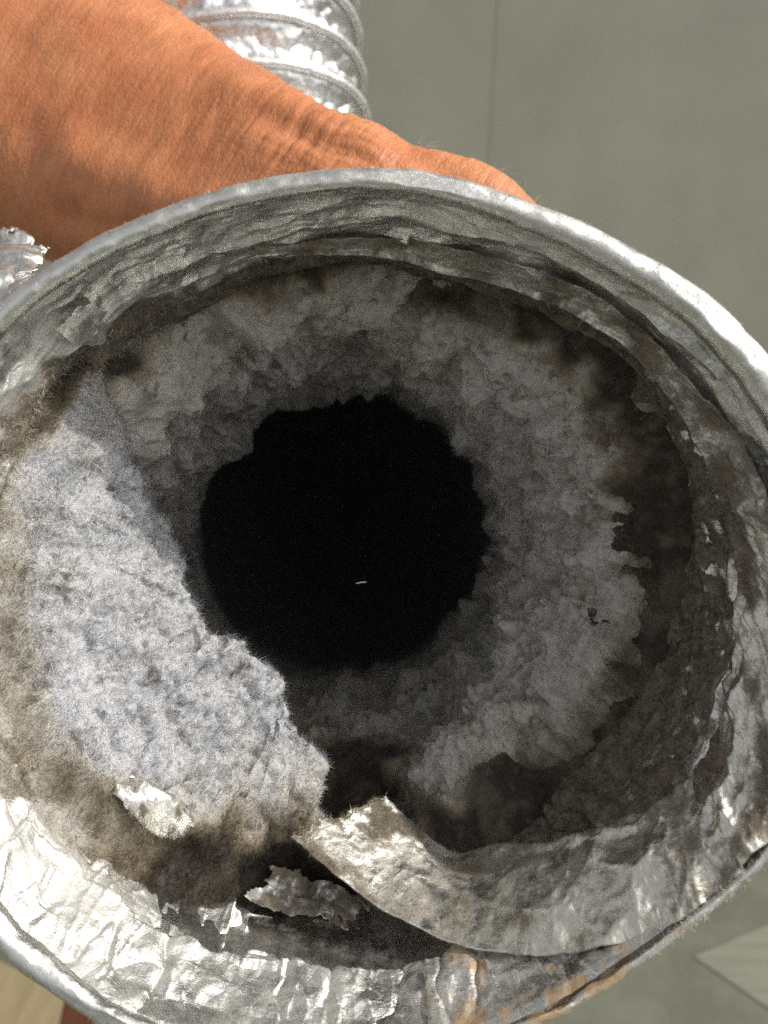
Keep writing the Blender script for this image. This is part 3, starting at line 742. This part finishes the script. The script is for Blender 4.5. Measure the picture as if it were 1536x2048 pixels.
def ragged(n, m, a, b, seed):
    """drop the faces outside a torn outline"""
    e = np.minimum(np.minimum(np.linspace(0, 1, n), 1 - np.linspace(0, 1, n))[:, None], np.minimum(np.linspace(0, 1, m), 1 - np.linspace(0, 1, m))[None, :])
    keep = (e + 0.16 * fbm(a / 3.0, b / 3.0, 4.4, seed + 8, 4) > 0.10)[:-1, :-1].ravel()
    return grid_quads(n, m)[keep]
def scrap(name, px, n, m, seed, amp, dirt_v, rust_v=0.0, dust_v=0.15, mat=None, label=None, sink=0.0):
    """px: grid of control pixels (rows x columns, each u, v, height over what lies behind)"""
    px = [[(u, v, h if h > 60 else behind(u, v) - h) for u, v, h in r] for r in px]
    A = np.array([[Q(*c) for c in r] for r in px])
    B = np.array([spl(A[:, j], n) for j in range(A.shape[1])]).transpose(1, 0, 2)
    Pg = np.array([spl(B[i], m) for i in range(n)])
    N = grid_normals(Pg)
    a = np.concatenate([[0], np.cumsum(np.linalg.norm(np.diff(Pg[:, m // 2], axis=0), axis=1))])[:, None] * np.ones((1, m))
    b = np.concatenate([[0], np.cumsum(np.linalg.norm(np.diff(Pg[n // 2], axis=0), axis=1))])[None, :] * np.ones((n, 1))
    h = facets(a / 5.0, b / 4.0, seed, 1.4, .5) * 1.2 + facets(a / 2.2, b / 1.8, seed + 1, 1.2, .6) * 0.3
    ed = 0.5 * fbm(a / 2.5, b / 2.5, 1.7, seed + 3, 3)
    dome = np.sin(np.pi * np.linspace(0, 1, n))[:, None] * np.sin(np.pi * np.linspace(0, 1, m))[None, :]
    if sink: Pg = Pg * (1 + (sink * (0.55 - dome ** 0.6) * 1.6)[..., None] / np.linalg.norm(Pg, axis=-1, keepdims=True))
    Pg = Pg + N * ((h - 0.5) * amp)[..., None] + ed[..., None] * np.array([0.5, 0.5, 0]) * 0.6
    nz = fbm(a / 3.0, b / 3.0, 0, seed + 4, 4)
    o = mesh_obj(name, W(Pg.reshape(-1, 3)), ragged(n, m, a, b, seed), None, mat or M_FOIL, duct,
                 {'dirt': np.clip(dirt_v + 0.6 * nz, 0, 1).ravel(), 'rust': np.clip(rust_v + 0.6 * nz * (rust_v > 0), 0, 1).ravel(),
                  'dust': np.full(n * m, dust_v)}, np.stack([a, b], -1).reshape(-1, 2))
    s = o.modifiers.new('thickness', 'SOLIDIFY'); s.thickness = 0.0002; s.offset = 0
    if label: o['label'] = label
    return o
scrap('foil_scrap', [[(520, 1720, .8), (480, 1790, .5)], [(590, 1735, 1.2), (560, 1830, .6)], [(660, 1775, 1.2), (640, 1855, .6)], [(750, 1835, 1.0), (720, 1880, .5)]], 110, 70, 263, 1.6, 0.68, 0.25, 0.0, label='bright creased foil under the torn strip end')
scrap('foil_scrap', [[(190, 1570, .2), (235, 1545, .2)], [(275, 1650, .8), (305, 1570, 1.2)], [(325, 1690, .8), (365, 1610, 1.2)], [(375, 1720, .1), (405, 1665, .1)]], 70, 40, 221, 0.9, 0.30, 0.0, 0.05, label='shiny foil crease in the brown dirt at lower left', sink=1.3)
scrap('foil_scrap', [[(815, 1655, 140), (850, 1600, 150)], [(880, 1650, 138), (910, 1595, 150)], [(950, 1620, 137), (970, 1590, 150)], [(1010, 1640, 137), (1030, 1600, 148)]], 50, 30, 231, 1.5, 0.05, 0.0, 0.1, label='pale folded foil tab behind the torn strip')
scrap('foil_scrap', [[(90, 650, .3), (150, 600, .3)], [(150, 690, .8), (205, 620, 1.2)], [(205, 690, .3), (245, 640, .3)]], 50, 40, 241, 1.1, 0.05, 0.0, 0.35, label='bright crumpled foil bit on the upper left lip', sink=1.2)
scrap('foil_flap', [[(-80, 490, 138), (-90, 700, 112)], [(-5, 480, 138), (-5, 660, 112)], [(45, 492, 138), (45, 620, 114)], [(84, 522, 138), (90, 580, 118)]], 60, 40, 251, 1.6, 0.0, 0.0, 0.12, label='bluish foil flap sticking out below the forearm at left')

# fuzz of dust on the foil
def foil_fuzz(parent, P, N, wgt, n, L, w, col, wrap, lift=0.7):
    p, nn, i, j = scatter(P, N, wgt, n, wrap)
    s = np.sign((nn * (-p)).sum(1, keepdims=True)); nn = nn * s
    d = rng.normal(size=(n, 3)) * 0.8 + nn * lift
    c = np.array(col)[rng.integers(0, len(col), n)] * (0.6 + 0.7 * rng.random((n, 1)))
    fibres('fuzz', p, d, L * (0.4 + rng.random(n)), w * (0.6 + 0.8 * rng.random(n)), M_FIBRE, parent, np.clip(c, 0, .85), 0.8)
PALE = [(0.62, 0.58, 0.46), (0.66, 0.65, 0.62), (0.42, 0.35, 0.25)]
TAN = [(0.32, 0.25, 0.17), (0.5, 0.42, 0.29), (0.16, 0.12, 0.08), (0.6, 0.55, 0.42)]
tdw = np.degrees(th)[:, None]
leftw = np.exp(-((tdw - 195) / 46.0) ** 2)
foil_fuzz(wall_in, P_wall, N_wall, sst(0.45, 0.9, DIRT_wall) * (ws < 42)[None, :] * leftw, 36000, 1.5, 0.055, PALE + [(0.5, 0.44, 0.32)], True)
foil_fuzz(wall_in, P_wall, N_wall, sst(0.45, 0.9, DIRT_wall) * (ws < 42)[None, :] * (1 - leftw), 26000, 1.5, 0.06, [(0.13, 0.10, 0.065), (0.2, 0.16, 0.11), (0.06, 0.045, 0.03)], True)
foil_fuzz(strip, Pst, Nst, sst(0.4, 0.9, DIRT_st) + 3.0 * (vv > 0.985)[None, :] * 0.3 + 5.0 * sst(0.3, 0.0, up), 11000, 1.0, 0.05, TAN, False)
rimw = (np.exp(-((np.mod(tdw - 70 + 180, 360) - 180) / 50.0) ** 2) + 1.2 * np.exp(-((tdw - 322) / 9.0) ** 2) + 0.12) * ((pt < 9) * 1.0)[None, :]
foil_fuzz(rim, P_rim, N_rim, rimw, 6000, 0.55, 0.06, PALE, True)
foil_fuzz(rim, P_rim, N_rim, np.exp(-((tdw - 323) / 6.0) ** 2) * sst(-0.3, 0.5, fbm(np.cos(th) * 30, np.sin(th) * 30, 0, 811, 2))[:, None] * (pt < 14)[None, :], 1500, 1.1, 0.06, PALE, True, 0.6)

# loose threads caught in the light
def thread(px, d, r, col_mat, label):
    c = spl([Q(u, v, d + k) for k, (u, v) in enumerate(px)], 14); a = np.linspace(0, 2 * np.pi, 6, endpoint=False)
    V = (c[:, None, :] + r * np.stack([np.cos(a), np.sin(a), np.sin(a) * 0.7], -1)[None] * np.interp(np.arange(14), [0, 2, 11, 13], [.3, 1, 1, .3])[:, None, None]).reshape(-1, 3)
    q = np.concatenate([np.stack([i * 6 + np.arange(6), (i + 1) * 6 + np.arange(6), (i + 1) * 6 + (np.arange(6) + 1) % 6, i * 6 + (np.arange(6) + 1) % 6], -1) for i in range(13)])
    o = mesh_obj('thread', W(V), q, None, M_FIBRE, None, {'col': np.tile([[0.8, 0.78, 0.66]], (len(V), 1))})
    return tag(o, label, 'thread')
thread([(712, 1167), (722, 1165), (733, 1164)], 128, 0.13, None, 'tiny white thread in the middle of the dark hole')
thread([(1043, 1112), (1046, 1104), (1049, 1094)], 150, 0.14, None, 'short white thread on the right lint beside the hole')

# ------------------------------------------------------------------ person: forearm, wrist and hand over the duct
def tube_mesh(chain, seg=36, ex_=0.8):
    """chain of (point, half thickness, half width, width axis) -> closed tube"""
    C = np.array([c[0] for c in chain]); n = max(24, len(chain) * 8)
    Cs = spl(C, n); a_ = spl(np.array([[c[1], c[2]] for c in chain]), n); wx = spl(np.array([c[3] for c in chain], float), n)
    T = np.gradient(Cs, axis=0); T /= np.linalg.norm(T, axis=1, keepdims=True)
    wx = wx - (wx * T).sum(1, keepdims=True) * T; wx /= np.linalg.norm(wx, axis=1, keepdims=True)
    tx = np.cross(T, wx)
    an = np.linspace(0, 2 * np.pi, seg, endpoint=False)
    rings = []
    for k in range(-3, n + 3):                                   # rounded ends
        if k < 0: f = math.sqrt(max(0, 1 - ((-k) / 3.3) ** 2)); off = T[0] * a_[0, 0] * (k / 3.3); i = 0
        elif k >= n: f = math.sqrt(max(0, 1 - ((k - n + 1) / 3.3) ** 2)); off = T[-1] * a_[-1, 0] * ((k - n + 1) / 3.3); i = n - 1
        else: f, off, i = 1.0, 0.0, k
        rings.append(Cs[i] + off + f * ((np.sign(np.cos(an)) * np.abs(np.cos(an)) ** ex_)[:, None] * wx[i] * a_[i, 1] + (np.sign(np.sin(an)) * np.abs(np.sin(an)) ** ex_)[:, None] * tx[i] * a_[i, 0]))
    V = np.array(rings); m = len(rings)
    q = grid_quads(m, seg + 1)
    q = np.concatenate([np.stack([i * seg + np.arange(seg), i * seg + (np.arange(seg) + 1) % seg, (i + 1) * seg + (np.arange(seg) + 1) % seg, (i + 1) * seg + np.arange(seg)], -1) for i in range(m - 1)])
    Vf = V.reshape(-1, 3); k0 = len(Vf)
    Vf = np.concatenate([Vf, [V[0].mean(0)], [V[-1].mean(0)]])
    t = np.concatenate([np.stack([np.arange(seg), np.full(seg, k0), (np.arange(seg) + 1) % seg], -1),
                        np.stack([(m - 1) * seg + np.arange(seg), (m - 1) * seg + (np.arange(seg) + 1) % seg, np.full(seg, k0 + 1)], -1)])
    return Vf, q, t

Zx = (0.0, 0.0, 1.0)
tubes = []
# forearm to palm: half thickness in the picture plane, half width along the depth
tubes.append([(Q(-420, -80, 225), 46, 34, Zx), (Q(-123, 85, 212), 43, 29, Zx), (Q(135, 230, 202), 37.5, 25, Zx), (Q(300, 326, 196), 35, 24, Zx),
              (Q(430, 400, 192), 32, 26, Zx), (Q(545, 462, 190), 28, 33, Zx), (Q(660, 500, 190), 21, 41, Zx), (Q(790, 520, 190), 17, 42, Zx), (Q(880, 560, 190), 13, 40, Zx)])
# thumb lying along the top behind the rim
tubes.append([(Q(520, 440, 178), 19, 19, Zx), (Q(660, 392, 170), 14.5, 15, Zx), (Q(800, 399, 164), 10.8, 11.5, Zx), (Q(900, 415, 161), 10.0, 10.5, Zx), (Q(975, 438, 158), 8.8, 10, Zx), (Q(1030, 460, 157), 6.4, 8, Zx)])
# four fingers bent down the far side of the duct
for k, (dz, ln) in enumerate([(160, 0.92), (181, 1.0), (202, 0.95), (222, 0.8)]):
    s = 1500.0 / dz
    bx, by = -9.0, -5.0 + 0.12 * (dz - 160)
    R0 = 61.0
    ch = []
    for j, (ang, rad) in enumerate([(74, 10.2), (58, 9.8), (40, 9.2), (20 + 6 * (1 - ln), 8.8), (2 + 22 * (1 - ln), 8.2), (-12 + 34 * (1 - ln), 7.0)]):
        rr = R0 + (4 if j in (1, 3) else 0)
        ch.append((np.array([bx + rr * math.cos(math.radians(ang)), by + rr * math.sin(math.radians(ang)), -dz]), rad, rad, Zx))
    tubes.append(ch)
Vs, Qs, Ts, off = [], [], [], 0
for c in tubes:
    v, q, t = tube_mesh(c); Vs.append(v); Qs.append(q + off); Ts.append(t + off); off += len(v)
Vs = np.concatenate(Vs)
A_AT = W(Q(-300, 0, 215))
tmp = mesh_obj('tmp_arm', W(Vs), np.concatenate(Qs), np.concatenate(Ts), None, None, origin=A_AT)
rm_ = tmp.modifiers.new('r', 'REMESH'); rm_.mode = 'VOXEL'; rm_.voxel_size = 0.0013
sm_ = tmp.modifiers.new('s', 'SMOOTH'); sm_.factor = 0.5; sm_.iterations = 22
sb_ = tmp.modifiers.new('d', 'SUBSURF'); sb_.levels = 1; sb_.render_levels = 1
dg = bpy.context.evaluated_depsgraph_get(); dg.update()
me = bpy.data.meshes.new_from_object(tmp.evaluated_get(dg)); me.name = 'person'
bpy.data.objects.remove(tmp, do_unlink=True)
nv = len(me.vertices); co = np.empty(nv * 3, np.float32); me.vertices.foreach_get('co', co); co = co.reshape(-1, 3).astype(float)
no = np.empty(nv * 3, np.float32); me.vertices.foreach_get('normal', no); no = no.reshape(-1, 3).astype(float)
wl = (co + A_AT - CAM) * 1000.0
cmm = np.stack([wl @ RIGHT, wl @ UP, wl @ BACK], -1)             # camera mm
ax = np.array([0.861, -0.509, 0.06]); ax /= np.linalg.norm(ax)   # along the arm
hx = np.array([0.55, 0.83, 0.0]); hx -= 0
pa = cmm @ np.array([0.83, -0.55, 0.0]); pb = cmm @ np.array([0.55, 0.83, 0.0]); pc = cmm[:, 2]
upx = 768 + cmm[:, 0] / -cmm[:, 2] * FPX; vpx = 1024 - cmm[:, 1] / -cmm[:, 2] * FPX
# folds of skin at the wrist, tendons, uneven muscle
wr = np.exp(-(((upx - 560) / 150.0) ** 2 + ((vpx - 270) / 130.0) ** 2))
dsp = 0.9 * fbm(pa / 26, pb / 34, pc / 30, 701, 3) + 0.35 * fbm(pa / 9, pb / 20, pc / 14, 702, 3)
dsp += 0.20 * fbm(pa / 2.2, pb / 14, pc / 9, 703, 3)
dsp -= wr * 0.5 * np.clip(1 - np.abs(pn((pa + 2.5 * pn(pa / 9, pb / 9, 0, 711)) / 3.4, pb / 26, pc / 20, 704)) * 3.2, 0, 1)
wr2 = np.exp(-(((upx - 700) / 160.0) ** 2 + ((vpx - 300) / 60.0) ** 2))
dsp -= wr2 * 0.35 * np.clip(1 - np.abs(pn((pb + 1.5 * pn(pa / 9, pb / 9, 0, 712)) / 2.4, pa / 22, pc / 20, 705)) * 3.0, 0, 1)
# tendon ridge and hollow seen on the wrist
def ridge(u0, v0, u1, v1, w, h):
    d = np.array([u1 - u0, v1 - v0], float); L = np.linalg.norm(d); d /= L
    t = (upx - u0) * d[0] + (vpx - v0) * d[1]; q = (upx - u0) * -d[1] + (vpx - v0) * d[0]
    return h * np.exp(-(q / w) ** 2) * sst(-60, 40, t) * sst(L + 60, L - 40, t)
dsp += ridge(430, 160, 770, 285, 36, 1.8) + ridge(520, 230, 700, 300, 26, -1.3) + ridge(120, 300, 420, 430, 60, 1.6) + ridge(110, 430, 260, 470, 30, -1.2)
co2 = co + no * (dsp * 0.001)[:, None]
me.vertices.foreach_set('co', co2.astype(np.float32).ravel())
at = me.attributes.new('arm', 'FLOAT_VECTOR', 'POINT'); at.data.foreach_set('vector', np.stack([pa, pb, pc], -1).astype(np.float32).ravel())
me.polygons.foreach_set('use_smooth', np.full(len(me.polygons), True)); me.materials.clear(); me.materials.append(M_SKIN); me.update()
person = bpy.data.objects.new('person', me); person.location = A_AT; link(person)
tag(person, 'bare tanned forearm and hand gripping the duct from behind', 'person')
# fine body hair, combed across the arm
vis = np.where((upx > -60) & (upx < 1100) & (vpx > -60) & (vpx < 560) & ((no @ -(-BACK)) > -0.25))[0]
den = np.where(upx[vis] < 420, 1.0, np.where(upx[vis] < 700, 0.45, 0.25)); den /= den.sum()
pick = rng.choice(vis, 2600, p=den)
cam_no = np.stack([no @ RIGHT, no @ UP, no @ BACK], -1)[pick]
hp = cmm[pick] + cam_no * (dsp[pick])[:, None] + rng.normal(size=(len(pick), 3)) * 0.5
hd = np.array([0.50, 0.80, 0.05]) + rng.normal(size=(len(pick), 3)) * 0.16
hd = hd - (hd * cam_no).sum(1, keepdims=True) * cam_no; hd = hd / np.linalg.norm(hd, axis=1, keepdims=True) + cam_no * (0.10 + 0.16 * rng.random((len(pick), 1)))
hc = np.where(rng.random((len(pick), 1)) < 0.88, np.array([[0.66, 0.42, 0.25]]), np.array([[0.13, 0.055, 0.03]]))
fibres('hair', hp, hd, 2.5 + 4.5 * rng.random(len(pick)), 0.055, M_FIBRE, person, hc, 0.12)
